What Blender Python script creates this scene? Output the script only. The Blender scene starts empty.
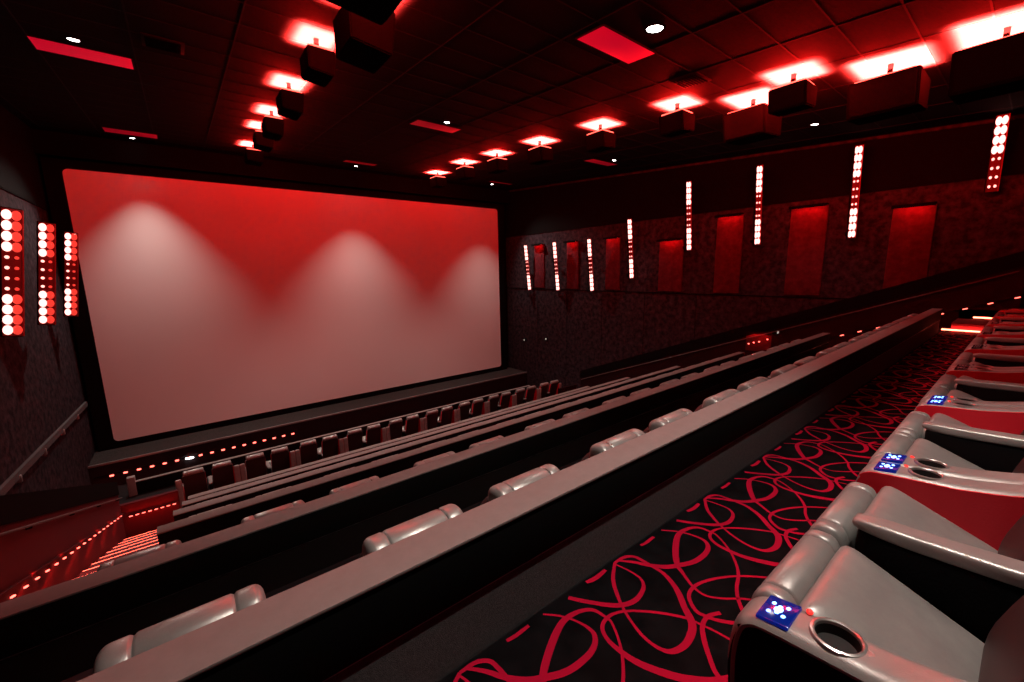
import bpy, bmesh, math, random
from mathutils import Vector, Matrix
random.seed(7)
S = bpy.context.scene
COL = S.collection
PI = math.pi

# ------------------------------------------------------------------ materials
def mat(name, col, rough=.6, metal=0., spec=.5, emit=None, estr=0., bump=None, mottle=None, coat=0., sample=True):
    m = bpy.data.materials.new(name); m.use_nodes = True
    nt = m.node_tree; b = nt.nodes['Principled BSDF']
    b.inputs['Base Color'].default_value = (*col, 1)
    b.inputs['Roughness'].default_value = rough
    b.inputs['Metallic'].default_value = metal
    b.inputs['Specular IOR Level'].default_value = spec
    b.inputs['Coat Weight'].default_value = coat
    tc = None
    if bump or mottle: tc = nt.nodes.new('ShaderNodeTexCoord')
    if emit:
        b.inputs['Emission Color'].default_value = (*emit, 1)
        b.inputs['Emission Strength'].default_value = estr
        if not sample: m.cycles.emission_sampling = 'NONE'
    if bump:
        kind, sc, st = bump
        n = nt.nodes.new('ShaderNodeTexVoronoi' if kind == 'cell' else 'ShaderNodeTexNoise')
        n.inputs['Scale'].default_value = sc
        nt.links.new(tc.outputs['Object'], n.inputs['Vector'])
        bp = nt.nodes.new('ShaderNodeBump'); bp.inputs['Strength'].default_value = st
        bp.inputs['Distance'].default_value = .01
        nt.links.new(n.outputs[0], bp.inputs['Height']); nt.links.new(bp.outputs[0], b.inputs['Normal'])
    if mottle:
        sc, c2, lo, hi = mottle
        n = nt.nodes.new('ShaderNodeTexNoise'); n.inputs['Scale'].default_value = sc
        n.inputs['Detail'].default_value = 6; n.inputs['Roughness'].default_value = .65
        nt.links.new(tc.outputs['Object'], n.inputs['Vector'])
        r = nt.nodes.new('ShaderNodeValToRGB')
        r.color_ramp.elements[0].position = lo; r.color_ramp.elements[1].position = hi
        r.color_ramp.elements[0].color = (*col, 1); r.color_ramp.elements[1].color = (*c2, 1)
        nt.links.new(n.outputs[0], r.inputs[0]); nt.links.new(r.outputs[0], b.inputs['Base Color'])
    return m

M = dict(
    leather=mat('silver_leather', (.27, .26, .25), .36, .35, .5, bump=('cell', 190, .035), mottle=(9, (.33, .32, .305), .35, .7)),
    red=mat('red_upholstery', (.60, .004, .018), .55, bump=('noise', 120, .15)),
    black=mat('black_vinyl', (.003, .003, .0035), .7, spec=.05, bump=('noise', 90, .1)),
    backblack=mat('dark_seat_back', (.016, .010, .010), .55),
    backleather=mat('dark_brown_leather', (.018, .010, .010), .5, bump=('cell', 190, .035)),
    blackmatte=mat('black_paint', (.003, .003, .003), .9, spec=.03),
    fascia=mat('black_fascia', (.004, .004, .004), .8, spec=.04),
    laminate=mat('grey_laminate', (.20, .158, .150), .7, spec=.3, bump=('noise', 60, .05), mottle=(14, (.23, .182, .174), .3, .7)),
    greycarpet=mat('grey_wall_carpet', (.062, .055, .058), .95, spec=.1, bump=('noise', 260, .5), mottle=(70, (.10, .09, .092), .35, .7)),
    shadedpanel=mat('shaded_wall_carpet', (.010, .008, .008), .95, spec=.05, bump=('noise', 260, .5)),  # the grey wall carpet again, darkened for the shade on the lower rows
    trimdark=mat('dark_rail_metal', (.06, .055, .055), .45, .3),
    trimmetal=mat('grey_trim', (.30, .29, .28), .4, .6),
    carpet=mat('black_carpet', (.0035, .003, .0035), .95, spec=.02, mottle=(6, (.008, .007, .008), .4, .7)),
    ribbon=mat('red_carpet_loop', (.44, .005, .030), .95, spec=.02, bump=('noise', 300, .3)),
    stepcarpet=mat('aisle_carpet', (.10, .04, .045), .95, spec=.1),
    floor=mat('dark_floor', (.012, .010, .011), .9, spec=.1),
    stage=mat('stage_carpet', (.018, .015, .015), .95, spec=.05, mottle=(40, (.045, .038, .036), .4, .6)),
    ceil=mat('black_ceiling_tile', (.0075, .007, .007), .9, spec=.05, bump=('noise', 40, .3)),
    grid=mat('ceiling_grid_metal', (.010, .009, .009), .8, spec=.1),
    wallfab=mat('wall_fabric', (.009, .007, .009), .95, spec=.04, bump=('noise', 14, .6), mottle=(5, (.046, .035, .042), .38, .72)),
    patchfab=mat('light_patch_red', (.055, .010, .014), .95, spec=.03, bump=('noise', 14, .6), mottle=(5, (.10, .020, .026), .35, .7)),  # red light falling on the wall, put into the fabric colour
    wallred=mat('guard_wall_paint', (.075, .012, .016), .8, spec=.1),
    guardshaded=mat('shaded_guard_paint', (.012, .004, .005), .85, spec=.05),  # same guard paint, darkened for the weaker light on the right side
    screen=mat('screen_white', (.80, .78, .77), .9, spec=.05),
    cabinet=mat('speaker_cabinet', (.006, .005, .005), .9, spec=.0),
    grille=mat('speaker_grille', (.006, .006, .006), .9, spec=.1, bump=('cell', 120, .6)),
    chrome=mat('brushed_metal', (.55, .52, .50), .3, .8),
    cup=mat('cup_black', (.008, .008, .008), .45),
    lampbig=mat('large_red_lamp', (.8, .3, .3), .4, emit=(1, .48, .43), estr=2.4),
    lampsmall=mat('small_red_lamp', (.8, .3, .3), .4, emit=(1, .38, .33), estr=2.4),
    lampred=mat('side_seen_red_lamp', (.6, .05, .04), .4, emit=(1, .06, .04), estr=.8),
    lampoff=mat('unlit_red_lamp', (.012, .002, .002), .5),
    lampface=mat('red_lamp_face', (.10, .004, .004), .4, emit=(1, .01, .012), estr=.03, sample=False),
    lampside=mat('red_acrylic_side', (.25, .004, .004), .35, emit=(1, .01, .01), estr=.06, sample=False),
    uplight=mat('uplight_lens', (.8, .2, .2), .4, emit=(1, .10, .07), estr=4),
    white=mat('white_lamp', (.9, .9, .9), .4, emit=(1, .95, .90), estr=25, sample=False),
    led=mat('led_red', (.8, .1, .1), .4, emit=(1, .12, .09), estr=5, sample=False),
    ledline=mat('step_led', (.8, .1, .1), .4, emit=(1, .12, .07), estr=12),
    blueglass=mat('blue_lit_glass', (.0, .01, .10), .15, emit=(.0, .006, .13), estr=1.0, sample=False),
    darkglass=mat('dark_control_glass', (.008, .008, .014), .15),
    greykey=mat('grey_key', (.22, .22, .24), .4),
    bluedot=mat('blue_white_key', (.3, .5, 1), .3, emit=(.13, .32, 1), estr=6, sample=False),
    redkey=mat('red_lit_key', (.5, .02, .02), .3, emit=(1, .04, .03), estr=1.0, sample=False),
    marker=mat('dim_marker', (.4, .4, .38), .4, emit=(.8, .85, .75), estr=.35, sample=False),
)
def ceilpanel(i, v):
    return mat('red_reflecting_panel_%d' % i, (.35, .02, .03), .6, emit=(1, .0, .03), estr=v)  # not a lamp: red reflected by a grey panel, put in as emission

# ------------------------------------------------------------------ mesh helpers
def finish(name, bm, mats, parent=None, loc=None, sharp=38):
    bm.normal_update()
    ca = math.radians(sharp)
    for e in bm.edges:
        e.smooth = not (len(e.link_faces) != 2 or e.calc_face_angle(0) > ca)
    for f in bm.faces: f.smooth = True
    me = bpy.data.meshes.new(name); bm.to_mesh(me); bm.free()
    for m in (mats if isinstance(mats, (list, tuple)) else [mats]): me.materials.append(m)
    o = bpy.data.objects.new(name, me); COL.objects.link(o)
    if parent: o.parent = parent
    if loc: o.location = loc
    return o
def tag(o, label=None, cat=None, group=None, kind=None):
    for k, v in (('label', label), ('category', cat), ('group', group), ('kind', kind)):
        if v: o[k] = v
    return o
def thing(name, label, cat, loc=(0, 0, 0), rz=0, group=None):
    o = bpy.data.objects.new(name, None); COL.objects.link(o)
    o.location = loc; o.rotation_euler = (0, 0, rz); o.empty_display_size = .1
    return tag(o, label, cat, group)
def BM(): return bmesh.new()
def quad(bm, pts, mi=0):
    f = bm.faces.new([bm.verts.new(p) for p in pts]); f.material_index = mi; return f
def box(bm, x0, x1, y0, y1, z0, z1, bev=0, seg=2, mi=0):
    r = bmesh.ops.create_cube(bm, size=1)
    vs = r['verts']
    for v in vs:
        v.co = Vector(((x0 + x1) / 2 + v.co.x * (x1 - x0), (y0 + y1) / 2 + v.co.y * (y1 - y0), (z0 + z1) / 2 + v.co.z * (z1 - z0)))
    fs = {f for v in vs for f in v.link_faces}
    for f in fs: f.material_index = mi
    if bev:
        es = list({e for v in vs for e in v.link_edges})
        r = bmesh.ops.bevel(bm, geom=es, offset=bev, segments=seg, affect='EDGES', profile=.5)
        for f in r['faces']: f.material_index = mi
        vs = list({v for f in r['faces'] for v in f.verts} | {v for v in vs if v.is_valid})
    return vs
def prism(bm, prof, x0, x1, axis='x', mi=0):
    """extrude a closed profile; axis x: profile in (y,z); axis z: profile in (x,y)"""
    def P(a, b, t): return (t, a, b) if axis == 'x' else ((a, b, t) if axis == 'z' else (a, t, b))
    A = [bm.verts.new(P(a, b, x0)) for a, b in prof]; B = [bm.verts.new(P(a, b, x1)) for a, b in prof]
    n = len(prof); fs = []
    for i in range(n): fs.append(bm.faces.new((A[i], A[(i + 1) % n], B[(i + 1) % n], B[i])))
    fs.append(bm.faces.new(A[::-1])); fs.append(bm.faces.new(B))
    for f in fs: f.material_index = mi
    bmesh.ops.recalc_face_normals(bm, faces=fs)
    return A + B
def shear(vs, k, y0):                     # z += k*(y-y0)
    for v in vs: v.co.z += k * (v.co.y - y0)
def sgp(c, e): return math.copysign(abs(c) ** e, c)
def superell(bm, c, r, e1=.35, e2=.25, nu=36, nv=18, mi=0):
    rows = []
    for j in range(nv + 1):
        v = -PI / 2 + PI * j / nv
        cv, sv = sgp(math.cos(v), e1) if 0 < j < nv else 0, sgp(math.sin(v), e1)
        if j in (0, nv): rows.append([bm.verts.new((c[0], c[1], c[2] + r[2] * sv))]); continue
        rows.append([bm.verts.new((c[0] + r[0] * cv * sgp(math.cos(2 * PI * i / nu), e2),
                                   c[1] + r[1] * cv * sgp(math.sin(2 * PI * i / nu), e2), c[2] + r[2] * sv)) for i in range(nu)])
    for j in range(nv):
        a, b = rows[j], rows[j + 1]
        for i in range(nu):
            k = (i + 1) % nu
            if len(a) == 1: f = bm.faces.new((a[0], b[k], b[i]))
            elif len(b) == 1: f = bm.faces.new((a[i], a[k], b[0]))
            else: f = bm.faces.new((a[i], a[k], b[k], b[i]))
            f.material_index = mi
    return [v for r_ in rows for v in r_]
def lathe(bm, prof, c=(0, 0, 0), n=28, mi=0):
    rings = [[bm.verts.new((c[0] + r * math.cos(2 * PI * i / n), c[1] + r * math.sin(2 * PI * i / n), c[2] + z)) for i in range(n)] for r, z in prof]
    for a, b in zip(rings, rings[1:]):
        for i in range(n):
            f = bm.faces.new((a[i], a[(i + 1) % n], b[(i + 1) % n], b[i])); f.material_index = mi
    return rings
def tube(bm, pts, r, n=10, mi=0):
    pts = [Vector(p) for p in pts]; rings = []
    for i, p in enumerate(pts):
        d = (pts[min(i + 1, len(pts) - 1)] - pts[max(i - 1, 0)]).normalized()
        a = d.cross(Vector((0, 0, 1)))
        if a.length < 1e-3: a = Vector((1, 0, 0))
        a.normalize(); b = d.cross(a)
        rings.append([bm.verts.new(p + r * (a * math.cos(2 * PI * k / n) + b * math.sin(2 * PI * k / n))) for k in range(n)])
    for a, b in zip(rings, rings[1:]):
        for k in range(n):
            f = bm.faces.new((a[k], a[(k + 1) % n], b[(k + 1) % n], b[k])); f.material_index = mi
    for R_ in (rings[0][::-1], rings[-1]):
        bm.faces.new(R_).material_index = mi
def lamp(kind, name, loc, energy, col, parent=None, rot=None, **kw):
    L = bpy.data.lights.new(name, kind); L.energy = energy; L.color = col
    for k, v in kw.items(): setattr(L, k, v)
    o = bpy.data.objects.new(name, L); COL.objects.link(o); o.location = loc
    if rot: o.rotation_euler = rot
    if parent: o.parent = parent
    return o
ORD = 'first second third fourth fifth sixth seventh eighth ninth tenth eleventh twelfth thirteenth fourteenth fifteenth sixteenth seventeenth eighteenth nineteenth twentieth'.split()

# ------------------------------------------------------------------ room numbers (camera eye at the origin)
XL, XR, YB, YF, ZH = -3.4, 16.4, -2.4, 21.4, 5.2
CS = .07
def zc(y): return 3.45 + CS * y            # the ceiling rises towards the screen
TILT = math.atan(CS)
F1 = -1.65                                   # floor of the highest row
DY, DZ, YW = 2.2, .86, 1.32                  # row depth, row rise, knee wall face of the highest row
def row_floor(k): return F1 - DZ * (k - 1)   # k = 1 is the highest row
def wall_y(k): return YW + DY * (k - 1)      # knee wall in front of row k
F7 = row_floor(7)
SL, SR = -.58, 14.0                          # seating block between the two aisles
AL, AR = -1.95, 15.25                        # outer edges of the two aisles

# ------------------------------------------------------------------ shell
def struct(name, bm, mats, label=None, sharp=38):
    o = finish(name, bm, mats, sharp=sharp); return tag(o, label, kind='structure')
# terraces
bm = BM()
prof = [(YB, F1)]
for k in range(1, 7): prof += [(wall_y(k) + .1, row_floor(k)), (wall_y(k) + .1, row_floor(k + 1))]
prof += [(17.2, F7), (17.2, F7 - .45), (19.5, F7 - .45), (19.5, -6.38), (YF, -6.38), (YF, -9), (YB, -9)]
prism(bm, prof, SL, SR)
struct('floor', bm, M['floor'], 'dark stepped floor under the rows of recliners')
# front floor beyond the aisles
bm = BM()
for x0, x1 in ((XL, SL), (SR, XR)):
    prism(bm, [(13.6, F7), (17.6, F7), (17.6, F7 - .45), (19.5, F7 - .45), (19.5, -6.38), (YF, -6.38), (YF, -9), (13.6, -9)], x0 + .001, x1 - .001)
struct('floor_front', bm, M['floor'], 'dark floor at the foot of both aisles')
bm = BM(); box(bm, XL + .01, XR - .01, 19.48, YF - .12, -6.40, -6.36)
struct('floor_stage', bm, M['stage'], 'low carpeted stage under the screen')
bm = BM(); box(bm, XL + .01, XR - .01, 19.44, 19.50, -6.42, -6.345, .008)
struct('trim_1', bm, M['trimmetal'], 'grey edge of the low stage')
# carpet with its looping ribbons (the pattern repeats every 1.02 m along the row)
LOOPS = [
 [(2.359,1.288,2.4),(2.421,1.198,2.4),(2.508,1.101,2.7),(2.598,1.063,2.6),(2.701,1.080,2.0),(2.753,1.132,1.4),(2.753,1.218,1.2),(2.738,1.281,0.9)],
 [(1.724,1.295,1.6),(1.615,1.222,2.0),(1.546,1.142,2.0),(1.497,1.067,1.4),(1.455,0.974,1.4),(1.436,0.894,1.6),(1.445,0.822,2.0),(1.483,0.786,2.6),(1.558,0.774,3.0),(1.646,0.795,3.4),(1.695,0.833,3.4),(1.735,0.884,3.0),(1.788,0.940,3.0),(1.830,1.000,2.6),(1.860,1.071,2.3),(1.862,1.144,2.0),(1.860,1.206,2.0),(1.849,1.259,2.0),(1.801,1.291,2.0),(1.724,1.295,1.6)],
 [(2.190,1.294,1.0),(2.252,1.226,1.2),(2.290,1.152,1.2),(2.300,1.077,2.0),(2.264,1.031,2.4),(2.191,1.010,2.8),(2.079,1.016,3.0),(1.981,1.057,3.0),(1.909,1.101,3.0),(1.853,1.166,2.5),(1.811,1.231,2.0),(1.755,1.294,1.4)],
 [(2.05,.42,1.6),(2.10,.56,1.6),(2.03,.70,1.4),(1.934,0.789,1.2),(1.885,0.856,1.2),(1.894,0.926,1.5),(1.947,1.016,2.0),(1.989,1.072,3.0),(2.110,1.149,3.4),(2.231,1.201,3.0),(2.327,1.196,2.3),(2.393,1.160,2.0),(2.410,1.098,1.5),(2.404,1.045,1.2),(2.333,0.943,1.2),(2.242,0.862,1.4),(2.154,0.810,1.6),(2.056,0.777,1.6),(1.96,.72,1.8),(1.86,.62,2.2),(1.81,.50,2.4),(1.84,.38,2.0)],
 [(1.52,.42,2.0),(1.66,.48,1.8),(1.72,.60,1.4),(1.717,0.705,1.2),(1.698,0.786,1.2),(1.680,0.845,1.5),(1.619,0.931,1.5),(1.544,1.010,1.4),(1.470,1.065,1.4),(1.398,1.083,1.8),(1.333,1.063,1.8),(1.301,1.005,2.0),(1.299,0.927,2.5),(1.313,0.850,3.0),(1.353,0.765,3.4),(1.403,0.691,3.3),(1.493,0.608,3.0),(1.62,.55,2.8),(1.76,.56,2.2),(1.87,.63,1.8)],
 [(2.22,.42,2.2),(2.31,.52,1.8),(2.285,.66,1.5),(2.206,0.759,1.4),(2.114,0.835,1.4),(2.001,0.895,1.6),(1.901,0.921,1.8),(1.815,0.905,1.8),(1.758,0.840,2.0),(1.763,0.789,2.0),(1.787,0.737,2.0),(1.86,.66,2.2),(1.98,.62,2.4),(2.10,.63,2.0)],
 [(1.54,.40,2.0),(1.50,.52,2.0),(1.515,0.617,2.0),(1.569,0.678,2.0),(1.632,0.733,2.2),(1.698,0.774,2.0),(1.769,0.784,2.0),(1.835,0.756,2.0)],
 [(1.963,1.289,1.6),(2.020,1.284,2.0),(2.095,1.287,1.6)],
 [(1.487,1.298,2.0),(1.553,1.287,2.5),(1.639,1.293,2.0)],
]
def catmull(P, n=6):
    out = []
    for i in range(len(P) - 1):
        p0, p1, p2, p3 = (Vector(P[max(0, min(len(P) - 1, i + d))]) for d in (-1, 0, 1, 2))
        for k in range(n):
            t = k / n
            out.append(.5 * (2 * p1 + (p2 - p0) * t + (2 * p0 - 5 * p1 + 4 * p2 - p3) * t * t + (3 * p1 - p0 - 3 * p2 + p3) * t ** 3))
    return out + [Vector(P[-1])]
bm = BM()
CX0, CX1 = XL + .02, 14.02
box(bm, CX0, CX1, YB + .02, YW - .001, F1, F1 + .004)
zz = F1 + .0055
for row in range(2):                                   # the same repeat again behind, under the seats
    for n_ in range(-5, 13):
        for li, L in enumerate(LOOPS):
            pts = catmull([(x + 1.02 * n_ + .51 * row, y - 1.02 * row, w) for x, y, w in L])
            prev = None; z = zz + .00015 * li
            for i, p in enumerate(pts):
                d = pts[min(i + 1, len(pts) - 1)] - pts[max(i - 1, 0)]; d.z = 0
                if d.length < 1e-6: continue
                d.normalize(); nrm = Vector((-d.y, d.x, 0)); h = p.z * .0052
                c = Vector((p.x, min(p.y, YW - .006), z))
                ok = CX0 + .05 < c.x < CX1 - .05
                a, b = c + nrm * h, c - nrm * h
                a.y = min(a.y, YW - .002); b.y = min(b.y, YW - .002)
                if not ok: prev = None; continue
                cur = (bm.verts.new(a), bm.verts.new(b))
                if prev:
                    f = bm.faces.new((prev[0], prev[1], cur[1], cur[0])); f.material_index = 1
                    f.normal_update()
                    if f.normal.z < 0: f.normal_flip()
                prev = cur
tag(finish('carpet', bm, [M['carpet'], M['ribbon']]), 'black carpet with looping red ribbons along the highest row', 'carpet', kind='structure')

# side walls, back wall, screen wall, ceiling
bm = BM(); box(bm, XL - .2, XL, YB, YF, -9, 2.35); box(bm, XL - .2, XL + .04, YB, YF, 2.35, ZH, mi=1)
box(bm, XL - .01, XL + .03, YB, YF, 2.32, 2.37, mi=1)
struct('wall_left', bm, [M['wallfab'], M['blackmatte']], 'left wall of mottled dark fabric, black above')
bm = BM(); box(bm, XR, XR + .2, YB, YF, -9, 2.1); box(bm, XR - .03, XR + .2, YB, YF, 2.1, ZH, mi=1)
box(bm, XR - .035, XR + .01, YB, YF, -1.10, -1.06, mi=1)
for i in range(10):
    y = -1.2 + 2.45 * i
    if y < YF: box(bm, XR - .012, XR + .01, y, y + .012, -6, -1.1, mi=1)
struct('wall_right', bm, [M['wallfab'], M['blackmatte']], 'right wall of mottled dark fabric, black above')
bm = BM(); box(bm, XL, XR, YB - .2, YB, -9, ZH)
struct('wall_back', bm, M['blackmatte'], 'black wall behind the highest row')
bm = BM(); box(bm, XL - .2, XR + .2, YF, YF + .2, -9, ZH)
struct('wall_front', bm, M['blackmatte'], 'black wall that carries the screen')
def slab(bm, x0, x1, y0, y1, d0, d1):
    prism(bm, [(y0, zc(y0) + d0), (y1, zc(y1) + d0), (y1, zc(y1) + d1), (y0, zc(y0) + d1)], x0, x1)
bm = BM(); slab(bm, XL - .2, XR + .2, YB - .2, YF + .2, 0, .12)
struct('ceiling', bm, M['ceil'], 'black tiled ceiling rising towards the screen')
bm = BM()
x = -.24 - 1.43 * 2
while x < XR: slab(bm, x - .012, x + .012, YB, YF, -.006, .01); x += 1.43
y = .86 - .77 * 4
while y < YF - .2: slab(bm, XL, XR, y - .012, y + .012, -.005, .01); y += .77
struct('ceiling_grid', bm, M['grid'], 'thin metal grid between the ceiling tiles')
bm = BM(); tube(bm, [(XR - .06, YB, zc(YB) - .07), (XR - .06, YF, zc(YF) - .07)], .05, 8)
struct('trim_2', bm, M['wallfab'], 'rounded moulding where the right wall meets the ceiling')
bm = BM(); box(bm, XL + .001, XR - .001, YF - .62, YF - .5, 4.1, 4.85)
struct('trim_3', bm, M['blackmatte'], 'black valance above the screen')

# right wall: raised panels whose colour stands for patches of red light
def light_patch(bm, x, y0, y1, z0, z1, t): box(bm, x - t, x - .001, y0, y1, z0, z1, .02)
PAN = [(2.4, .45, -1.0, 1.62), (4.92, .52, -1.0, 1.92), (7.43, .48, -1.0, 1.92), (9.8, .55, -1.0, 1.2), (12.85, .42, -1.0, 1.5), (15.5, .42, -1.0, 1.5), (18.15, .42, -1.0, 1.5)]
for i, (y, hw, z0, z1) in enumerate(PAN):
    bm = BM(); light_patch(bm, XR, y - hw, y + hw, z0, z1, .07)
    o = finish('light_patch_panel', bm, M['patchfab'])
    tag(o, 'raised panel coloured as a patch of red light on the right wall, %s' % ('closest to the screen' if i == 6 else ORD[6 - i] + ' from the screen'), 'light patch', 'painted light patches on the right wall')
    wz = thing('added_washer', 'added black box lamp washing red over the painted light patch %s' % ('closest to the screen' if i == 6 else ORD[6 - i] + ' from the screen'), 'helper lamp', (XR - .075, y, z1 - .06), group='added red washers')  # lamp and hood are added to brighten the top of each red patch
    bm = BM(); box(bm, -.24, 0, -hw, hw, .03, .06, .004); box(bm, -.24, -.22, -hw, hw, -.03, .03, .004); finish('hood', bm, M['blackmatte'], wz)
    bm = BM(); box(bm, -.17, -.12, -hw * .85, hw * .85, .010, .028, .004); finish('lens', bm, M['lampred'], wz)
    lamp('AREA', 'added_washer_beam', (-.15, 0, .0), 17 * hw, (1, .012, .014), wz, rot=(0, math.radians(-22), 0), shape='RECTANGLE', size=.05, size_y=hw * 1.6)

# ------------------------------------------------------------------ screen
SX0, SX1, SZ0, SZ1, SY = -.1352 * 21, .7387 * 21, -.2906 * 21, .1781 * 21, 21.0
scr = thing('cinema_screen', 'huge blank cinema screen washed red at its upper edge', 'screen', ((SX0 + SX1) / 2, SY, SZ0))
def rrect(x0, x1, z0, z1, r, n=6):
    out = []
    for cx, cz, a0 in ((x1 - r, z0 + r, -90), (x1 - r, z1 - r, 0), (x0 + r, z1 - r, 90), (x0 + r, z0 + r, 180)):
        for k in range(n + 1):
            a = math.radians(a0 + 90 * k / n); out.append((cx + r * math.cos(a), cz + r * math.sin(a)))
    return out
hw = (SX1 - SX0) / 2; hh = SZ1 - SZ0
bm = BM(); prism(bm, rrect(-hw, hw, 0, hh, .16), 0, .03, axis='y')
finish('projection_surface', bm, M['screen'], scr)
bm = BM()
outer = rrect(-hw - .45, min(hw + .45, XR - .02 - (SX0 + SX1) / 2), -.28, hh + .3, .01); inner = rrect(-hw, hw, 0, hh, .16)
for (ya, yb) in ((-.035, .06),):
    A = [[bm.verts.new((a, y, b)) for a, b in ring] for y in (ya, yb) for ring in (outer, inner)]
    n = len(outer)
    for i in range(n):
        k = (i + 1) % n
        for P, Q in ((0, 1), (1, 3), (3, 2), (2, 0)):
            bm.faces.new((A[P][i], A[P][k], A[Q][k], A[Q][i]))
bmesh.ops.recalc_face_normals(bm, faces=bm.faces[:])
finish('masking_frame', bm, M['blackmatte'], scr)

# ------------------------------------------------------------------ knee walls with cap rails
def knee_wall(k, x0, x1, label):
    y, z = wall_y(k), row_floor(k)
    root = tag(bpy.data.objects.new('knee_wall', None), label, kind='structure'); COL.objects.link(root); root.location = (x0, y, z)
    L = x1 - x0
    bm = BM(); box(bm, 0, L, .012, .15, 0, .305); finish('carpeted_panel', bm, M['greycarpet' if k == 1 else 'shadedpanel'], root)
    bm = BM(); box(bm, 0, L, .006, .03, .300, .308); finish('seam_strip', bm, M['trimmetal'], root)
    bm = BM(); box(bm, 0, L, 0, .16, .308, .556, .004); finish('fascia', bm, M['fascia'], root)
    bm = BM(); box(bm, -.006, L + .006, -.006, .172, .557, .572, .004); finish('cap_rail', bm, M['laminate'], root)
    return root
KX = {1: (XL + .01, SR - .05), 2: (XL + .01, SR + .35), 3: (SL, SR + .2), 4: (SL, SR + .2), 5: (SL, SR + .2), 6: (SL, SR + .2)}
for k in range(1, 7):
    knee_wall(k, *KX[k], 'grey-capped black knee wall, %s down from the patterned carpet' % ORD[k - 1])
# rail in front of the last row of seats
root = tag(bpy.data.objects.new('knee_wall', None), 'low black rail in front of the dark seat backs by the stage', kind='structure'); COL.objects.link(root); root.location = (-2.02, 17.0, F7)
bm = BM(); box(bm, 0, 16.6, 0, .13, 0, .42, .004); finish('fascia', bm, M['fascia'], root)
bm = BM(); box(bm, -.006, 16.6, -.006, .136, .421, .436, .004); finish('cap_rail', bm, M['laminate'], root)
bm = BM(); box(bm, -.18, .02, -.04, .17, 0, .62, .02); finish('end_post', bm, M['laminate'], root)

# ------------------------------------------------------------------ aisle stairs, guard walls, step lights
def nose(y): return -4.58 - .39 * (y - 8.71)
STEP, RISE, N0, N1 = .615, .24, -9, 7
def stair(x0, x1, side):
    bm = BM(); prof = []
    n0 = N0
    ys = [8.71 + STEP * n for n in range(n0, N1 + 1)]; zs = [-4.58 - RISE * n for n in range(n0, N1 + 1)]
    top = zs[0]
    prof = [(wall_y(2) - 2.1, top)]
    for i, (y, z) in enumerate(zip(ys, zs)):
        prof += [(y, z), (y, z - RISE if i < len(ys) - 1 else F7)]
    prof += [(13.6, F7), (13.6, -9), (wall_y(2) - 2.1, -9)]
    prism(bm, prof, x0, x1)
    root = finish('stairs', bm, M['stepcarpet']); tag(root, 'carpeted %s aisle stairs with red lit nosings' % side, kind='structure')
    for y, z in zip(ys, zs):
        if y < 4.2 and side == 'left': continue
        bm = BM(); box(bm, x0 + .02, x1 - .02, y - .004, y + .016, z - .028, z - .004)
        finish('step_nosing_light', bm, M['ledline'], root)
    return root
stair(AL, SL - .004, 'left'); stair(SR + .21, AR, 'right')
bm = BM(); box(bm, SR + .015, XR - .01, YB, wall_y(1) + .1, F1 - 7, F1); 
struct('floor_landing', bm, M['floor'], 'dark landing at the right end of the highest row')

def guard(x0, x1, face, side):
    """solid sloping guard wall beside the stairs, handrail and a row of LEDs on its stair side"""
    bm = BM()
    y0, y1 = (1.45 if face > 0 else .2), 13.9
    h = 1.50
    flat = max(nose(y1) + h, F7 + .9)
    prism(bm, [(y0, -9), (y0, nose(y0) + h), (y1, nose(y1) + h), (y1, -9)], x0, x1)
    o = finish('guard_wall', bm, M['wallred'] if face > 0 else M['guardshaded']); tag(o, 'dark red guard wall sloping down beside the %s stairs' % side, kind='structure')
    xf = x1 if face > 0 else x0
    bm = BM(); prism(bm, [(y0, nose(y0) + 1.16), (y0, nose(y0) + h + .02), (y1, nose(y1) + h + .02), (y1, nose(y1) + 1.16)], min(xf, xf + .03 * face), max(xf, xf + .03 * face))
    finish('upper_board', bm, M['blackmatte'], o)
    rail = thing('handrail', 'thin round handrail fixed to the %s guard wall' % side, 'handrail', (xf + .07 * face, y0, nose(y0)))
    bm = BM(); tube(bm, [(0, .1, 1.06 - .039), (0, y1 - y0 - .1, 1.06 - .39 * (y1 - y0 - .1))], .016, 12); finish('rail', bm, M['trimdark'], rail)
    for i in range(7):
        yy = .5 + i * (y1 - y0 - 1) / 6
        bm = BM(); box(bm, -.06 if face > 0 else 0, 0 if face > 0 else .06, yy - .015, yy + .015, 1.02 - .39 * yy, 1.055 - .39 * yy, .004); finish('bracket', bm, M['cabinet'], rail)
    # LED lip
    lip = thing('led_strip', 'string of red LEDs under a lip along the %s stairs' % side, 'led light', (xf, 4.0 if face > 0 else y0, 0))
    lift = lambda y: nose(y) + .27 + (.30 * (y - 6.5) / 6.8 if y > 6.5 and face > 0 else (.16 if face < 0 else 0))
    oy = lip.location.y
    bm = BM(); prism(bm, [(0, lift(oy) + .045), (y1 - oy, lift(y1) + .045), (y1 - oy, lift(y1) + .02), (0, lift(oy) + .02)], min(0, .05 * face), max(0, .05 * face)); finish('lip', bm, M['wallred'] if face > 0 else M['guardshaded'], lip)
    y = oy + .05
    while y < y1 - .1:
        bm = BM(); z = lift(y)
        vs = box(bm, min(.006 * face, .030 * face), max(.006 * face, .030 * face), -.045, .045, -.010, .010, .004)
        bmesh.ops.rotate(bm, verts=bm.verts, cent=(0, 0, 0), matrix=Matrix.Rotation(-.36, 3, 'X'))
        finish('led', bm, M['led'], lip, (0, y - oy, z)); y += .4
    for y in [oy + .6 + 1.2 * i for i in range(int((y1 - oy) / 1.2))]:
        lamp('AREA', 'led_glow', (xf + .055 * face, y, lift(y) - .02), 3.0 if face > 0 else .5, (1, .025, .02), rot=(0, math.radians(12) * -face, 0), shape='RECTANGLE', size=.03, size_y=1.1)
    return o
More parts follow.
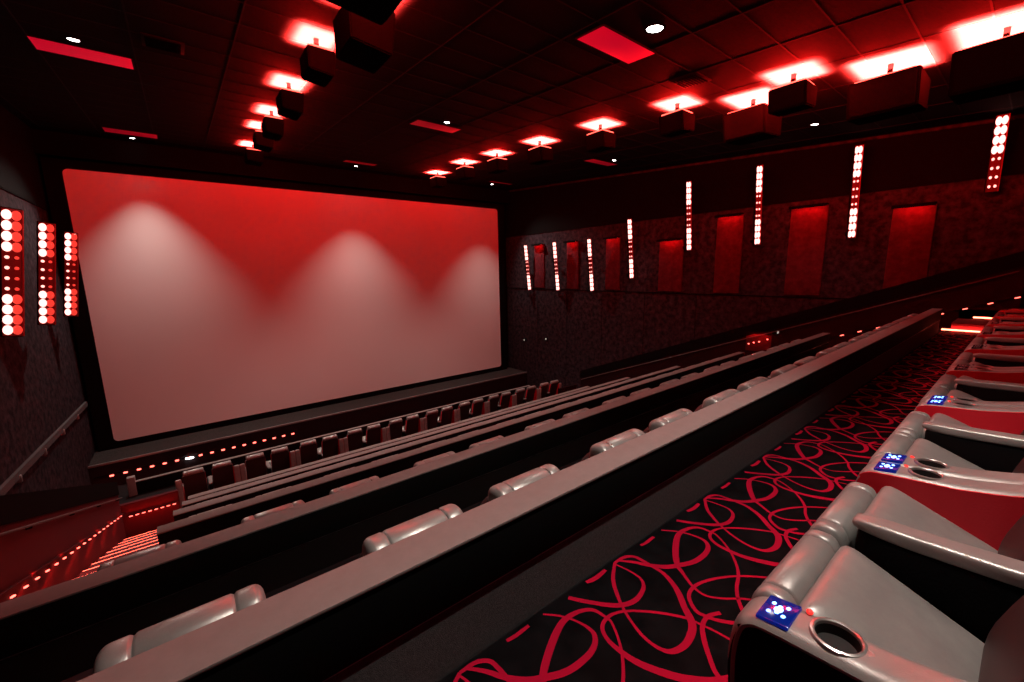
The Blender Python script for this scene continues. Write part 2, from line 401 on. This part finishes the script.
guard(XL + 1.15, -2.0, 1, 'left'); guard(15.3, 15.45, -1, 'right')
# return wall at the foot of the left stairs
bm = BM(); box(bm, -2.25, -.86, 14.16, 14.28, F7, -5.86)
o = struct('guard_wall', bm, M['wallred'], 'short red lit wall at the foot of the left stairs')
lip = thing('led_strip', 'short string of red LEDs at the foot of the left stairs', 'led light', (-1.95, 14.15, -6.2))
bm = BM(); box(bm, 0, 1.05, -.05, .008, .02, .045); finish('lip', bm, M['wallred'], lip)
for i in range(8):
    bm = BM(); box(bm, -.035, .035, -.03, -.006, -.014, .012, .005); finish('led', bm, M['led'], lip, (.08 + .128 * i, 0, 0))
lamp('AREA', 'led_glow', (-1.43, 14.09, -6.2), 1.8, (1, .03, .025), rot=(math.radians(-10), 0, 0), shape='RECTANGLE', size=1.0, size_y=.03)
lamp('AREA', 'led_glow', (-1.43, 14.09, -6.1), 1.2, (1, .03, .025), rot=(math.radians(170), 0, 0), shape='RECTANGLE', size=1.0, size_y=.03)
# the same at the foot of the right stairs, and a lit marker board half way up
bm = BM(); box(bm, 14.05, 15.28, 14.16, 14.28, F7, -5.86)
struct('guard_wall', bm, M['guardshaded'], 'short dark wall at the foot of the right stairs')
lip = thing('led_strip', 'four red LEDs at the foot of the right stairs', 'led light', (14.45, 14.15, -6.2))
bm = BM(); box(bm, 0, .8, -.05, .008, .02, .045); finish('lip', bm, M['guardshaded'], lip)
for i in range(4):
    bm = BM(); box(bm, -.035, .035, -.03, -.006, -.014, .012, .005); finish('led', bm, M['led'], lip, (.08 + .2 * i, 0, 0))
mk = thing('marker_board', 'small red lit marker board on the right guard wall', 'marker board', (15.298, 5.75, -2.62))
bm = BM(); box(bm, -.02, 0, -.42, .38, -.30, .30, .006); finish('board', bm, M['wallred'], mk)
for dy, dz in ((-.3, .16), (-.05, .05), (.12, .0), (.28, -.06)):
    bm = BM(); superell(bm, (-.022, 0, 0), (.012, .03, .02), 1, 1, 12, 6); finish('led', bm, M['led'], mk, (0, dy, dz))
lamp('AREA', 'led_glow', (-.16, 0, .34), 3, (1, .02, .02), mk, rot=(0, math.radians(-25), 0), shape='RECTANGLE', size=.1, size_y=.6)
# LEDs on the riser of the stage, and the lit step by the left wall
lip = thing('led_strip', 'dotted line of red LEDs along the riser of the stage', 'led light', (XL + .1, 19.44, -6.84))
bm = BM(); box(bm, 0, 6.4, -.03, .02, .03, .05); finish('lip', bm, M['cabinet'], lip)
for i in range(17):
    bm = BM(); box(bm, -.055, .055, -.035, -.004, -.03, .025, .008); finish('led', bm, M['led'], lip, (.45 + .36 * i, 0, 0))
bm = BM(); box(bm, -.12, .12, -.04, -.004, -.03, .02, .008); finish('white_led', bm, M['white'], lip, (2.62, 0, -.01))['label'] = 'white light among the red LEDs'
lip = thing('led_strip', 'bright red strip light on the floor step by the left wall', 'led light', (-3.2, 17.66, F7 - .09))
bm = BM(); box(bm, 0, 1.05, 0, .03, 0, .03, .004); finish('tube', bm, M['ledline'], lip)
lamp('AREA', 'led_glow', (-2.8, 17.75, F7 - .03), 6, (1, .03, .025), rot=(math.radians(30), 0, 0), shape='RECTANGLE', size=1.0, size_y=.05)
# step light at the right end of the highest row
bm = BM(); prism(bm, [(14.15, F1), (15.3, F1), (15.3, F1 + .24), (14.15, F1 + .24)], -.2, 1.15, axis='y')
prism(bm, [(15.3, F1), (XR - .02, F1), (XR - .02, F1 + .48), (15.3, F1 + .48)], -.2, 1.15, axis='y')
struct('stairs_landing', bm, M['stepcarpet'], 'raised step at the right end of the carpeted row')
lip = thing('led_strip', 'red strip light under the raised step by the patterned carpet', 'led light', (14.12, .62, F1 + .05))
bm = BM(); box(bm, 0, .028, 0, .68, 0, .035, .004); finish('tube', bm, M['ledline'], lip)
lip = thing('led_strip', 'short red strip light on the upper step by the right wall', 'led light', (15.27, .55, F1 + .27))
bm = BM(); box(bm, 0, .028, 0, .34, 0, .035, .004); finish('tube', bm, M['ledline'], lip)
lamp('AREA', 'led_glow', (14.08, .95, F1 + .12), 6, (1, .03, .025), rot=(0, math.radians(-60), 0), shape='RECTANGLE', size=.04, size_y=.7)
# plain rail on the left wall beyond the guard wall
hr = thing('handrail', 'flat grey handrail board on the left wall', 'handrail', (XL, 10.0, -3.95))
bm = BM(); prism(bm, [(0, .0), (11, -.44), (11, -.60), (0, -.16)], 0, .07); finish('rail', bm, M['greycarpet'], hr)
for i in range(5):
    bm = BM(); box(bm, 0, .09, 1.2 + 2 * i, 1.26 + 2 * i, -.30 - .08 * i, -.14 - .08 * i, .01); finish('bracket', bm, M['chrome'], hr)

# ------------------------------------------------------------------ wall light strips
def lamp_mesh(r, d, key):
    bm = BM(); prof = [(r, 0), (r, d * .35), (r * .86, d * .75), (r * .5, d * .95), (r * .02, d)]
    lathe(bm, prof, n=18); me_o = finish('lamp', bm, M[key]); me = me_o.data; bpy.data.objects.remove(me_o); return me
BIG, SMALL = lamp_mesh(.100, .05, 'lampbig'), lamp_mesh(.034, .03, 'lampsmall')
BIGR, SMALLR = lamp_mesh(.100, .05, 'lampred'), lamp_mesh(.034, .03, 'lampred')
def wall_strip(base, topx, aim, label, group, rows=12, redcol=False, wide=1):
    """base = centre of the strip's lower end; topx = x of its upper end; local -Y is its face, lamps on the face"""
    L = base[3]; x, y, z = base[:3]
    root = thing('wall_light', label, 'wall light', (x, y, z), group=group)
    lean = math.atan2(topx - x, L)
    yaw = math.atan2(aim[0] - x, -(aim[1] - y))
    root.rotation_mode = 'XYZ'
    root.matrix_world = Matrix.Translation((x, y, z)) @ Matrix.Rotation(lean, 4, 'Y') @ Matrix.Rotation(yaw, 4, 'Z') @ Matrix.Diagonal((wide, 1, 1, 1))
    bm = BM(); box(bm, -.15, .15, 0, .09, -.04, L + .04, .012); finish('housing', bm, M['cabinet'], root)
    bm = BM(); box(bm, -.14, .14, -.012, .002, -.02, L + .02, .004); finish('lamp_face', bm, M['lampface'], root)
    for s in (-1, 1):
        bm = BM(); box(bm, .14 * s if s > 0 else -.16, .16 if s > 0 else -.14, -.05, .03, -.02, L + .02, .004); finish('side_fin', bm, M['lampside' if s > 0 else 'cabinet'], root)
    bm = BM(); box(bm, -.06, .06, .09, .42, L * .6, L * .64, .01); box(bm, -.06, .06, .09, .42, L * .02, L * .06, .01)
    finish('bracket', bm, M['cabinet'], root)
    p = L / rows
    for r in range(rows):
        row = rows - 1 - r                                   # counted from the top
        small = 4 <= row < 8
        for s in (-1, 1):
            me = SMALL if small else BIG
            if redcol and s > 0: me = SMALLR if small else BIGR
            o = bpy.data.objects.new('lamp', me); COL.objects.link(o); o.parent = root
            o.location = (s * .066, -.012, p * (r + .5)); o.rotation_euler = (PI / 2, 0, 0)
            if not small: o.scale = (.70, 1, 1)
    return root
SLOT = 'nearest second third fourth fifth sixth seventh eighth'.split()
for i, (y, zb, zt) in enumerate(((18.8, -1.13, 1.48), (16.4, -1.10, 1.50), (13.95, -1.07, 1.49), (11.6, -.43, 2.18), (8.9, .69, 3.30), (6.36, .76, 3.38), (3.7, .80, 3.40), (1.0, 1.74, 3.46))):
    lab = ('red light strip on the right wall, %s from the screen' % ('nearest' if i == 0 else ORD[i])) if i < 7 else 'short red light strip high on the right wall, nearest the highest row'
    wall_strip((16.13, y, zb, zt - zb), 15.84, (9.5, -.5) if i < 7 else (9.0, .3), lab, 'light strips on the right wall', rows=12 if i < 7 else 8, wide=.66 if i < 7 else .74)
for i, (y) in enumerate((18.9, 15.95, 13.2)):
    wall_strip((-2.98, y, -1.12, 2.58), -2.62, (2.2, 0), 'red light strip on the left wall, %s' % ('closest to the screen edge', 'between the two others', 'furthest from the screen edge')[i], 'light strips on the left wall', redcol=True)

# ------------------------------------------------------------------ ceiling speakers with uplights
GLOW = (1, .034, .028)
def speaker(x, y, w, l, h, drop, label, energy, side, k_up=1):
    root = thing('ceiling_speaker', label, 'speaker', (x, y, zc(y)), group='speakers with red uplights under the ceiling')
    bm = BM()
    zt, zb = -drop, -drop - h
    # cabinet: baffle side leans towards the seats
    s = -1 if side == 'right' else 1
    prof = [(-s * w / 2, zt), (s * w / 2, zt), (s * w * .36, zb), (-s * w / 2, zb + .12 * h)]
    prism(bm, prof, -l / 2, l / 2, axis='y')
    es = [e for e in bm.edges]
    bmesh.ops.bevel(bm, geom=es, offset=.018, segments=2, affect='EDGES')
    finish('cabinet', bm, M['cabinet'], root)
    bm = BM()
    a, b = Vector((s * w / 2, 0, zt)), Vector((s * w * .36, 0, zb)); d = b - a; nrm = Vector((s * .06, 0, 0))
    ins = a + d * .07 + nrm * .12, a + d * .93 + nrm * .12
    yq = l / 2 - .05
    pts = [(ins[0].x, -yq, ins[0].z), (ins[0].x, yq, ins[0].z), (ins[1].x, yq, ins[1].z), (ins[1].x, -yq, ins[1].z)]
    f = quad(bm, pts); r = bmesh.ops.extrude_face_region(bm, geom=[f])
    for v in r['geom']:
        if isinstance(v, bmesh.types.BMVert): v.co.x += s * .012
    bmesh.ops.recalc_face_normals(bm, faces=bm.faces[:])
    finish('grille', bm, M['grille'], root)
    bm = BM(); box(bm, -w * .3, w * .3, -l * .3, l * .3, -drop + .002, -drop + .05, .01)
    box(bm, -.035, .035, -.035, .035, -drop + .05, .0, .004); finish('bracket', bm, M['cabinet'], root)
    bm = BM()
    for sx in (-1, 1): box(bm, sx * w * .40 - .02, sx * w * .40 + .02, -l * .42, l * .42, -drop + .004, -drop + .035, .008)
    for sy in (-1, 1): box(bm, -w * .36, w * .36, sy * l * .42 - .02, sy * l * .42 + .02, -drop + .004, -drop + .035, .008)
    finish('uplight', bm, M['uplight'], root)
    lamp('AREA', 'uplight_wash', (0, .0, -.085), 19000 * w * l * (1 if w < .7 else .72) * k_up, GLOW, root, rot=(PI + TILT, 0, 0), shape='RECTANGLE', size=w * (1.3 if w < .7 else 1.08), size_y=l * (1.3 if w < .7 else 1.05), spread=math.radians(148))
    for iy in (-1, 1):
        lamp('POINT', 'uplight_glow', (0, iy * l * .34, -.12), energy / 2, (1, .007, .006), root, shadow_soft_size=.05)
    return root
SPK = [  # x, y, w, l, h, drop, side
 (10.3, .75, 1.1, 1.0, .60, .30, 'right'), (10.65, 2.15, .95, 1.0, .60, .30, 'right'), (9.85, 3.45, .62, .66, .42, .26, 'right'), (10.75, 4.55, 1.0, .9, .58, .30, 'right'),
 (9.75, 5.85, .58, .62, .42, .26, 'right'), (9.75, 8.2, .58, .66, .42, .26, 'right'), (9.75, 10.75, .56, .7, .42, .26, 'right'), (9.8, 13.2, .56, .7, .42, .26, 'right'), (9.8, 15.5, .56, .7, .42, .26, 'right'), (10.2, 18.6, .6, .7, .42, .26, 'right'),
 (2.5, .95, .56, .62, .48, .26, 'left'), (1.95, 2.2, .95, .95, .6, .3, 'left'), (2.5, 3.45, .56, .62, .48, .26, 'left'), (1.85, 4.7, .95, .95, .6, .3, 'left'),
 (2.45, 6.4, .66, .72, .58, .28, 'left'), (2.28, 8.25, .46, .58, .40, .25, 'left'), (2.33, 10.85, .46, .62, .42, .25, 'left'), (2.38, 13.4, .46, .65, .42, .25, 'left'), (2.42, 15.3, .5, .65, .42, .25, 'left'), (2.55, 18.4, .56, .7, .42, .25, 'left')]
for i, a in enumerate(SPK):
    rt = a[6] == 'right'; n_ = (9 - i) if rt else (19 - i)
    lab = '%s black ceiling speaker with red uplight, %s from the screen in the %s line' % ('large' if a[2] > .7 else 'small', 'nearest' if n_ == 0 else ORD[n_], a[6]) 
    speaker(*a[:6], lab, (210 if a[1] > 7 else (560 if rt else 260)), a[6])

# ------------------------------------------------------------------ downlights and red ceiling panels
DOWN = [(6.32, 4.24, .25, 'nearest the highest row, large and brightest'), (6.4, 10.97, .55, 'in the middle of the ceiling'), (-1.05, 11.18, .14, 'above the left stairs'),
        (-.85, 20.30, 2.5, 'before the left edge of the screen'), (13.85, 4.24, .10, 'between the large right speakers and the right wall'), (13.78, 10.87, .12, 'beside the small right speakers'),
        (6.72, 19.81, 1.6, 'before the middle of the screen'), (14.14, 19.59, 1.5, 'before the right part of the screen'),
        (2.0, .3, .80, 'added out of view over the patterned carpet by the nearest seats')]  # last one is added out of view to light the near seats
for i, (x, y, k, w) in enumerate(DOWN):
    root = thing('downlight', 'round white ceiling downlight ' + w, 'downlight', (x, y, zc(y)), group='white downlights'); root.rotation_euler = (TILT, 0, 0)
    r = .085 if i else .13
    bm = BM(); lathe(bm, [(r * 1.25, 0), (r * 1.28, -.014), (r, -.02), (r * .97, -.004)], n=32); finish('trim_ring', bm, M['cabinet'], root)
    bm = BM(); lathe(bm, [(r * .98, -.006), (r * .7, -.016), (.001, -.022)], n=32); finish('lens', bm, M['white'], root)
    sc = y > 19
    lamp('SPOT', 'downlight_beam', (0, 0, -.05), 900 * k, (1, .90, .80), root, rot=(math.radians(-33 if i == 3 else -28) if sc else 0, 0, 0), spot_size=math.radians(98 if sc else (126 if not i else (120 if i == 1 else (82 if i == 8 else 88)))), spot_blend=.62 if sc else .8 if i == 8 else .5, shadow_soft_size=.06)
CP = [((5.62, 7.06, 4.69, 5.28), .42, 'square-looking, beside the brightest downlight'), ((5.65, 7.08, 11.28, 11.85), .13, 'beside the middle downlight'), ((-1.68, -.3, 11.5, 12.2), .45, 'long bright one above the left stairs'),
      ((-1.5, -.15, 19.0, 19.75), .16, 'before the left edge of the screen'), ((5.92, 7.28, 18.65, 19.1), .05, 'dim one before the middle of the screen'), ((13.0, 14.5, 11.25, 11.75), .13, 'beside the small right speakers'), ((13.45, 14.9, 18.65, 18.95), .05, 'dim one before the right part of the screen')]
for i, ((x0, x1, y0, y1), e, w) in enumerate(CP):
    root = thing('ceiling_panel', 'flat ceiling panel with reflected red put in as glow, ' + w, 'ceiling panel', ((x0 + x1) / 2, (y0 + y1) / 2, zc((y0 + y1) / 2)), group='red ceiling panels'); root.rotation_euler = (TILT, 0, 0)
    a, b = (x1 - x0) / 2, (y1 - y0) / 2
    bm = BM(); box(bm, -a, a, -b, b, -.016, -.006, .003); finish('panel_face', bm, ceilpanel(i, e), root)
    bm = BM()
    for s in (-1, 1):
        box(bm, s * a - .012, s * a + .012, -b, b, -.020, .0); box(bm, -a, a, s * b - .012, s * b + .012, -.020, .0)
    finish('frame', bm, M['grid'], root)
# dim vents in the ceiling
for (x, y, w) in ((.2, 10.3, 'near the left line of speakers'), (8.64, 4.92, 'between the brightest downlight and the right speakers')):
    root = thing('air_vent', 'dark louvred ceiling air vent ' + w, 'air vent', (x, y, zc(y))); root.rotation_euler = (TILT, 0, 0)
    bm = BM(); box(bm, -.3, .3, -.3, .3, -.02, 0, .006); finish('frame', bm, M['grid'], root)
    bm = BM()
    for i in range(8):
        vs = box(bm, -.25, .25, -.25 + i * .066, -.25 + i * .066 + .04, -.034, -.026)
    finish('louvre', bm, M['cabinet'], root)
# little marker lamps by the exit beyond the screen
for (x, y, z, w) in ((15.95, 21.30, -4.05, 'by the lower right corner of the screen'), (XR - .02, 19.6, -4.3, 'on the right wall by the exit'), (XR - .02, 17.6, -4.0, 'on the right wall before the exit'), (15.30, 5.25, -2.18, 'above the red marker board on the right guard wall')):
    root = thing('marker_lamp', 'tiny pale marker lamp ' + w, 'marker lamp', (x, y, z))
    on = x > 16
    bm = BM(); box(bm, -.05, .05, -.07, .07, -.09, .09, .01); finish('back_plate', bm, M['cabinet'], root)
    bm = BM(); superell(bm, (-.055 if on else 0, 0 if on else -.075, 0), (.02, .045, .06), 1, 1, 14, 8); finish('lens', bm, M['marker'], root)

# ------------------------------------------------------------------ recliners
W, CW = 1.555, .150                       # pair of recliners, console width
def shear(vs, k, y0):                     # z += k*(y-y0)
    for v in vs: v.co.z += k * (v.co.y - y0)
def leany(vs, k, z0):
    for v in vs: v.co.y += k * (v.co.z - z0)
TOPC = catmull([(-.012, .30, 0), (-.004, .46, 0), (-.02, .575, 0), (-.06, .622, 0), (-.12, .637, 0), (-.25, .650, 0), (-.40, .668, 0), (-.60, .73, 0), (-.80, .90, 0), (-.93, 1.10, 0), (-.99, 1.15, 0), (-1.03, 1.10, 0), (-1.03, .82, 0), (-1.03, .5, 0), (-1.03, .28, 0)], 5)
TOPC = [(p.x, p.y) for p in TOPC]
def console_cap(bm, w):
    """rounded strip following the console's upper outline"""
    n = 14; rings = []
    N = len(TOPC)
    for i, (y, z) in enumerate(TOPC):
        a, b = TOPC[max(i - 1, 0)], TOPC[min(i + 1, N - 1)]
        t = Vector((0, b[0] - a[0], b[1] - a[1])).normalized(); nr = Vector((0, t.z, -t.y))
        if nr.y < -.999: pass
        if i == 0 and nr.y < 0: nr = -nr
        ring = []
        for k in range(n + 1):
            u = -1 + 2 * k / n
            off = -.022 * abs(u) ** 5
            ring.append(Vector((w / 2 + u * w / 2 * (1 - .02 * abs(u)), y, z)) + nr * off)
        ring.append(Vector((w * .97, y, z)) - nr * .034); ring.insert(0, Vector((w * .03, y, z)) - nr * .034)
        rings.append([bm.verts.new(p) for p in ring])
    for a, b in zip(rings, rings[1:]):
        for k in range(len(a)):
            kk = (k + 1) % len(a); bm.faces.new((a[k], a[kk], b[kk], b[k]))
    bm.faces.new(rings[0]); bm.faces.new(rings[-1][::-1])
    bmesh.ops.recalc_face_normals(bm, faces=bm.faces[:])
def top_z(y):
    for (a, b), (c, d) in zip(TOPC, TOPC[1:]):
        if c <= y <= a and a - c > 1e-6: return b + (d - b) * (y - a) / (c - a)
    return .65
CUPC = (.082, -.255)
def roll(bm, x0, x1, cy, cz, ry, rz, seams=(), p=2.0, n=28, end=.035):
    """padded roll along x with stitched grooves at the seams"""
    xs = [x0 + end * (1 - math.cos(PI / 2 * k / 5)) for k in range(6)]
    L_ = x1 - x0
    for s_ in seams: xs += [x0 + L_ * s_ + d for d in (-.012, -.006, -.002, 0, .002, .006, .012)]
    xs += [x1 - end * (1 - math.cos(PI / 2 * k / 5)) for k in range(6)]; xs = sorted(xs)
    rings = []
    for x in xs:
        e = min(1, min(x - x0, x1 - x) / end); k = math.sqrt(max(0, 1 - (1 - e) ** 2)) if e < 1 else 1
        k = .45 + .55 * k
        for s_ in seams:
            d = abs(x - (x0 + L_ * s_)); 
            if d < .012: k *= 1 - .10 * (1 - d / .012) ** 1.5
        r_ = []
        for i in range(n):
            a = 2 * PI * i / n
            r_.append(bm.verts.new((x, cy + ry * k * sgp(math.cos(a), 2 / p), cz + rz * k * sgp(math.sin(a), 2 / p))))
        rings.append(r_)
    for a, b in zip(rings, rings[1:]):
        for i in range(n): bm.faces.new((a[i], a[(i + 1) % n], b[(i + 1) % n], b[i]))
    bm.faces.new(rings[0][::-1]); bm.faces.new(rings[-1])
    bmesh.ops.recalc_face_normals(bm, faces=bm.faces[:])
def make_console(root, x0, outer_black_left, outer_black_right):
    """console of one recliner; the cap is cut open for the cup holder"""
    bm = BM(); console_cap(bm, CW)
    o = finish('console', bm, M['leather'], root, (x0, 0, 0), sharp=50)
    cutter_bm = BM(); r = lathe(cutter_bm, [(.052, -.13), (.052, .1)], (CUPC[0], CUPC[1], .65), 32)
    cutter_bm.faces.new(r[0][::-1]); cutter_bm.faces.new(r[1])
    bmesh.ops.recalc_face_normals(cutter_bm, faces=cutter_bm.faces[:])
    c = finish('cutter', cutter_bm, M['cup']); c.location = (x0, 0, 0)
    o.parent = None
    md = o.modifiers.new('b', 'BOOLEAN'); md.object = c; md.operation = 'DIFFERENCE'; md.solver = 'EXACT'
    bpy.context.view_layer.update()
    me = bpy.data.meshes.new_from_object(o.evaluated_get(bpy.context.evaluated_depsgraph_get()))
    o.modifiers.clear(); o.data = me; me.name = 'console'; bpy.data.objects.remove(c); o.parent = root
    body = [(max(y, -1.0), z - .028) for y, z in TOPC[4:-11]]
    prof = [(-.02, .03)] + [(-.03, .28)] + [(y - .012 if i < 8 else y, z) for i, (y, z) in enumerate(body)] + [(-1.0, .03)]
    for s, blk in ((0, outer_black_left), (1, outer_black_right)):
        bm = BM()
        inner = s == 0 and x0 > .1
        xa, xb = (.004, .028) if s == 0 else (CW - .014, CW - .004)
        if inner: xa, xb = (-.009, .003) if s == 0 else (CW - .003, CW + .009)
        prism(bm, [(a_ + (.006 if inner and a_ > -.1 else 0), b_ + (.016 if inner and i_ > 1 and i_ < len(prof) - 1 else 0)) for i_, (a_, b_) in enumerate(prof)], xa, xb)
        # carve the cup clearance simply by keeping the liner inside: side panels stop below the cup
        p = finish('side_panel', bm, M['black' if blk else 'red'], root, (x0, 0, 0)); p['label'] = 'black outer side panel' if blk else 'red upholstered side panel'
    cup = BM(); z = top_z(CUPC[1])
    lathe(cup, [(.0515, .0), (.050, -.012), (.047, -.030), (.002, -.030)], (0, 0, 0), 32)
    k = finish('cup_holder', cup, M['cup'], o, (CUPC[0], CUPC[1], z - .001)); k['label'] = 'black cup holder'
    rim = BM(); lathe(rim, [(.050, -.004), (.0515, .004), (.056, .007), (.062, .005), (.064, -.004)], (0, 0, 0), 36)
    finish('cup_rim', rim, M['chrome'], o, (CUPC[0], CUPC[1], z))
    cp = BM(); ya, yb = -.076, -.158; tz = .008
    za, zb = top_z(ya) - .001, top_z(yb) + .001
    box(cp, .016, .132, -.0425, .0425, -.008, .006, .005)
    ang = math.atan2(za - zb, ya - yb)
    pn = finish('control_panel', cp, M['blueglass'], o, (0, (ya + yb) / 2, (za + zb) / 2)); pn.rotation_euler = (ang, 0, 0); pn['label'] = 'blue lit glass control panel'
    kb = BM()
    for kx, ky, rr in ((.074, .0, .015), (.052, .019, .0075), (.096, .019, .0075), (.052, -.019, .0075), (.096, -.019, .0075), (.060, .0, .008), (.088, .0, .008)):
        superell(kb, (kx, ky, .0065), (rr, rr * .8, .002), 1, 1, 14, 6)
    kk = finish('keys', kb, M['bluedot'], o, (0, (ya + yb) / 2, (za + zb) / 2)); kk.rotation_euler = (ang, 0, 0); kk['label'] = 'cross of glowing keys'
    rb = BM(); superell(rb, (0, 0, 0), (.011, .009, .006), 1, 1, 16, 8)
    finish('push_button', rb, M['redkey'], o, (.128, -.178, top_z(-.178) + .004))['label'] = 'small red lit button'
    return o
def seat_body(root, x0, x1, full=True, r0=0, r1=0):
    """cushion, leg rest, back, head roll between x0 and x1"""
    c, hw = (x0 + x1) / 2, (x1 - x0) / 2
    if full:
        bm = BM(); vs = superell(bm, (0, -.345, .425), (hw - .006, .225, .115), .55, .15, 56, 20); shear(vs, .42, -.345)
        finish('seat_cushion', bm, M['leather'], root, (c, 0, 0), sharp=80)
        bm = BM()
        roll(bm, r0 - c, r1 - c, -.066, .478, .067, .122, (.14, .86), 2.9, end=.026)
        roll(bm, r0 - c, r1 - c, -.080, .24, .052, .110, (.14, .86), 3, end=.026)
        finish('leg_rest', bm, M['leather'], root, (c, 0, 0), sharp=80)
        bm = BM(); box(bm, -hw + .01, hw - .01, -.85, -.10, .06, .30, .02); finish('base', bm, M['black'], root, (c, 0, 0))
    bm = BM()
    vs = superell(bm, (0, -.64, .86), (hw - .012, .085, .40), .4, .2, 36, 24)
    vs2 = superell(bm, (0, -.585, .62), (hw - .03, .07, .17), .6, .3, 32, 14)
    leany(vs + vs2, -.33, .55)
    finish('back_cushion', bm, M['backleather'], root, (c, 0, 0), sharp=80)
    bm = BM(); vs = box(bm, -hw + .004, hw - .004, -.79, -.70, .08, 1.20, .02, 3); leany(vs, -.26, .55)
    bm.normal_update()
    for f in bm.faces:
        if abs(f.normal.x) > .8: f.material_index = 1
    finish('back_shell', bm, [M['backblack'], M['red']], root, (c, 0, 0))
    bm = BM()
    roll(bm, -hw + .03, hw - .03, -.925, 1.265, .085, .075, (.2, .8), 2.2)
    finish('head_roll', bm, M['leather'], root, (c, 0, 0), sharp=80)
def make_recliner(name, kind, full=True, aisle=False):
    """kind L: console on its left; kind R: console on its right, shared arm on its left"""
    root = bpy.data.objects.new(name, None); COL.objects.link(root); root.empty_display_size = .1
    if kind == 'L':
        make_console(root, 0, aisle, False); seat_body(root, .168, .714, full, .165, .708)
    else:
        make_console(root, W - CW - .004 - .868, False, False); seat_body(root, .0, .53, full, -.150, .425)
        bm = BM(); pts = superell(bm, (.0, -.53, .643), (.050, .40, .030), .5, .35, 44, 14)
        for v in pts: v.co.z += .05 * max(0, -(v.co.y + .3)) + .25 * max(0, -(v.co.y + .6)) ** 1.5
        finish('arm_pad', bm, M['leather'], root, (-.068, 0, 0), sharp=80)
        bm = BM(); vs = box(bm, -.043, .043, -.93, -.15, .05, .635, .03, 3); finish('arm_side', bm, M['black'], root, (-.068, 0, 0))
    return root
def copy_tree(o, parent=None):
    c = o.copy(); COL.objects.link(c); c.parent = parent
    for ch in list(o.children): copy_tree(ch, c)
    return c
def drop_tree(o):
    for ch in list(o.children): drop_tree(ch)
    bpy.data.objects.remove(o)
protoLA = make_recliner('recliner', 'L', aisle=True); protoL = make_recliner('recliner', 'L'); protoR = make_recliner('recliner', 'R')
USED = set()
def place(proto, x, y, z, label, group):
    if proto.name in USED: o = copy_tree(proto)
    else: o = proto; USED.add(proto.name)
    o.location = (x, y, z); tag(o, label, 'recliner', group); place.last = o; return o
ROWN = {2: 'nearest capped wall', 3: 'second capped wall', 4: 'third capped wall', 5: 'fourth capped wall', 6: 'fifth capped wall'}
DARK, DIM = {}, []
def unlit(o):
    for ch in list(o.children):
        unlit(ch)
        k = ch.name.split('.')[0]
        if k in ('control_panel', 'keys', 'push_button'):
            if ch.data.name not in DARK:
                me = ch.data.copy(); me.materials.clear(); me.materials.append(M['darkglass' if k == 'control_panel' else 'greykey']); DARK[ch.data.name] = me
            ch.data = DARK[ch.data.name]; ch['label'] = {'control_panel': 'dark glass control panel', 'keys': 'cross of unlit keys', 'push_button': 'small unlit button'}[k]
def fill_row(k, x0, x1, y, z, first='L', group=None):
    n = 0; i = 0; x = x0
    while True:
        j = i if first == 'L' else i + 1
        kind = 'LR'[j % 2]; px = x0 + W * (j // 2) + (0 if kind == 'L' else .868) - (W if first == 'R' else 0)
        if px + .85 > x1: break
        if k == 1:
            what = 'silver leather recliner' if i else 'silver leather recliner with the black outer panel'
            lab = '%s, %s along the patterned carpet' % (what, ORD[i])
        elif k == 7: lab = 'dark-backed recliner by the stage rail, %s from the left' % ORD[i]
        else: lab = 'recliner with silver head roll behind the %s, %s from the left' % (ROWN[k], ORD[i])
        place(protoLA if (i == 0 and k == 1) else (protoL if kind == 'L' else protoR), px, y, z, lab, group)
        o_ = place.last
        if k > 1 or i > 4: DIM.append(o_)
        o_.scale = (1, 1, {1: 1, 2: 1, 3: 1.03, 7: .935}.get(k, 1.01))
        i += 1
fill_row(1, 1.19, 13.9, .475, F1 + .004, group='recliners of the highest row')
Y2 = 1.52 + 1.09 + .10
fill_row(2, .285 , SR, wall_y(1) + 1.305, row_floor(2), first='R', group='recliners of the second row')
OFFS = {3: -.075, 4: -.18, 5: -.28, 6: -.15}
for k in range(3, 7):
    first = 'R' if k in (3,) else 'L'
    fill_row(k, OFFS[k] if first == 'R' else SL + .05, SR, wall_y(k - 1) + 1.25, row_floor(k), first=first, group='recliners of the %s row' % ORD[k - 1])
fill_row(7, -.92, 15.0, 15.62, F7, group='recliners of the row by the stage')

for o_ in DIM: unlit(o_)

# ------------------------------------------------------------------ camera, world, view
F = Vector((.6078378, .77604825, -.1681735)); R = Vector((.78503539, -.61913867, -.01966597)); U = Vector((.11938446, .12006843, .98556122))
cam = bpy.data.cameras.new('camera'); co = bpy.data.objects.new('camera', cam); COL.objects.link(co)
co.matrix_world = Matrix(((R.x, U.x, -F.x, 0), (R.y, U.y, -F.y, 0), (R.z, U.z, -F.z, 0), (0, 0, 0, 1)))
cam.sensor_fit = 'HORIZONTAL'; cam.sensor_width = 36; cam.lens = 410.487 / 1024 * 36
cam.clip_start = .05; cam.clip_end = 200
S.camera = co
w = bpy.data.worlds.new('world'); S.world = w; w.use_nodes = True
w.node_tree.nodes['Background'].inputs[0].default_value = (0, 0, 0, 1); w.node_tree.nodes['Background'].inputs[1].default_value = 0
S.cycles.sample_clamp_indirect = 1.0
S.view_settings.view_transform = 'Standard'; S.view_settings.look = 'None'
S.view_settings.exposure = 0; S.view_settings.gamma = 1; S.view_settings.use_curve_mapping = False
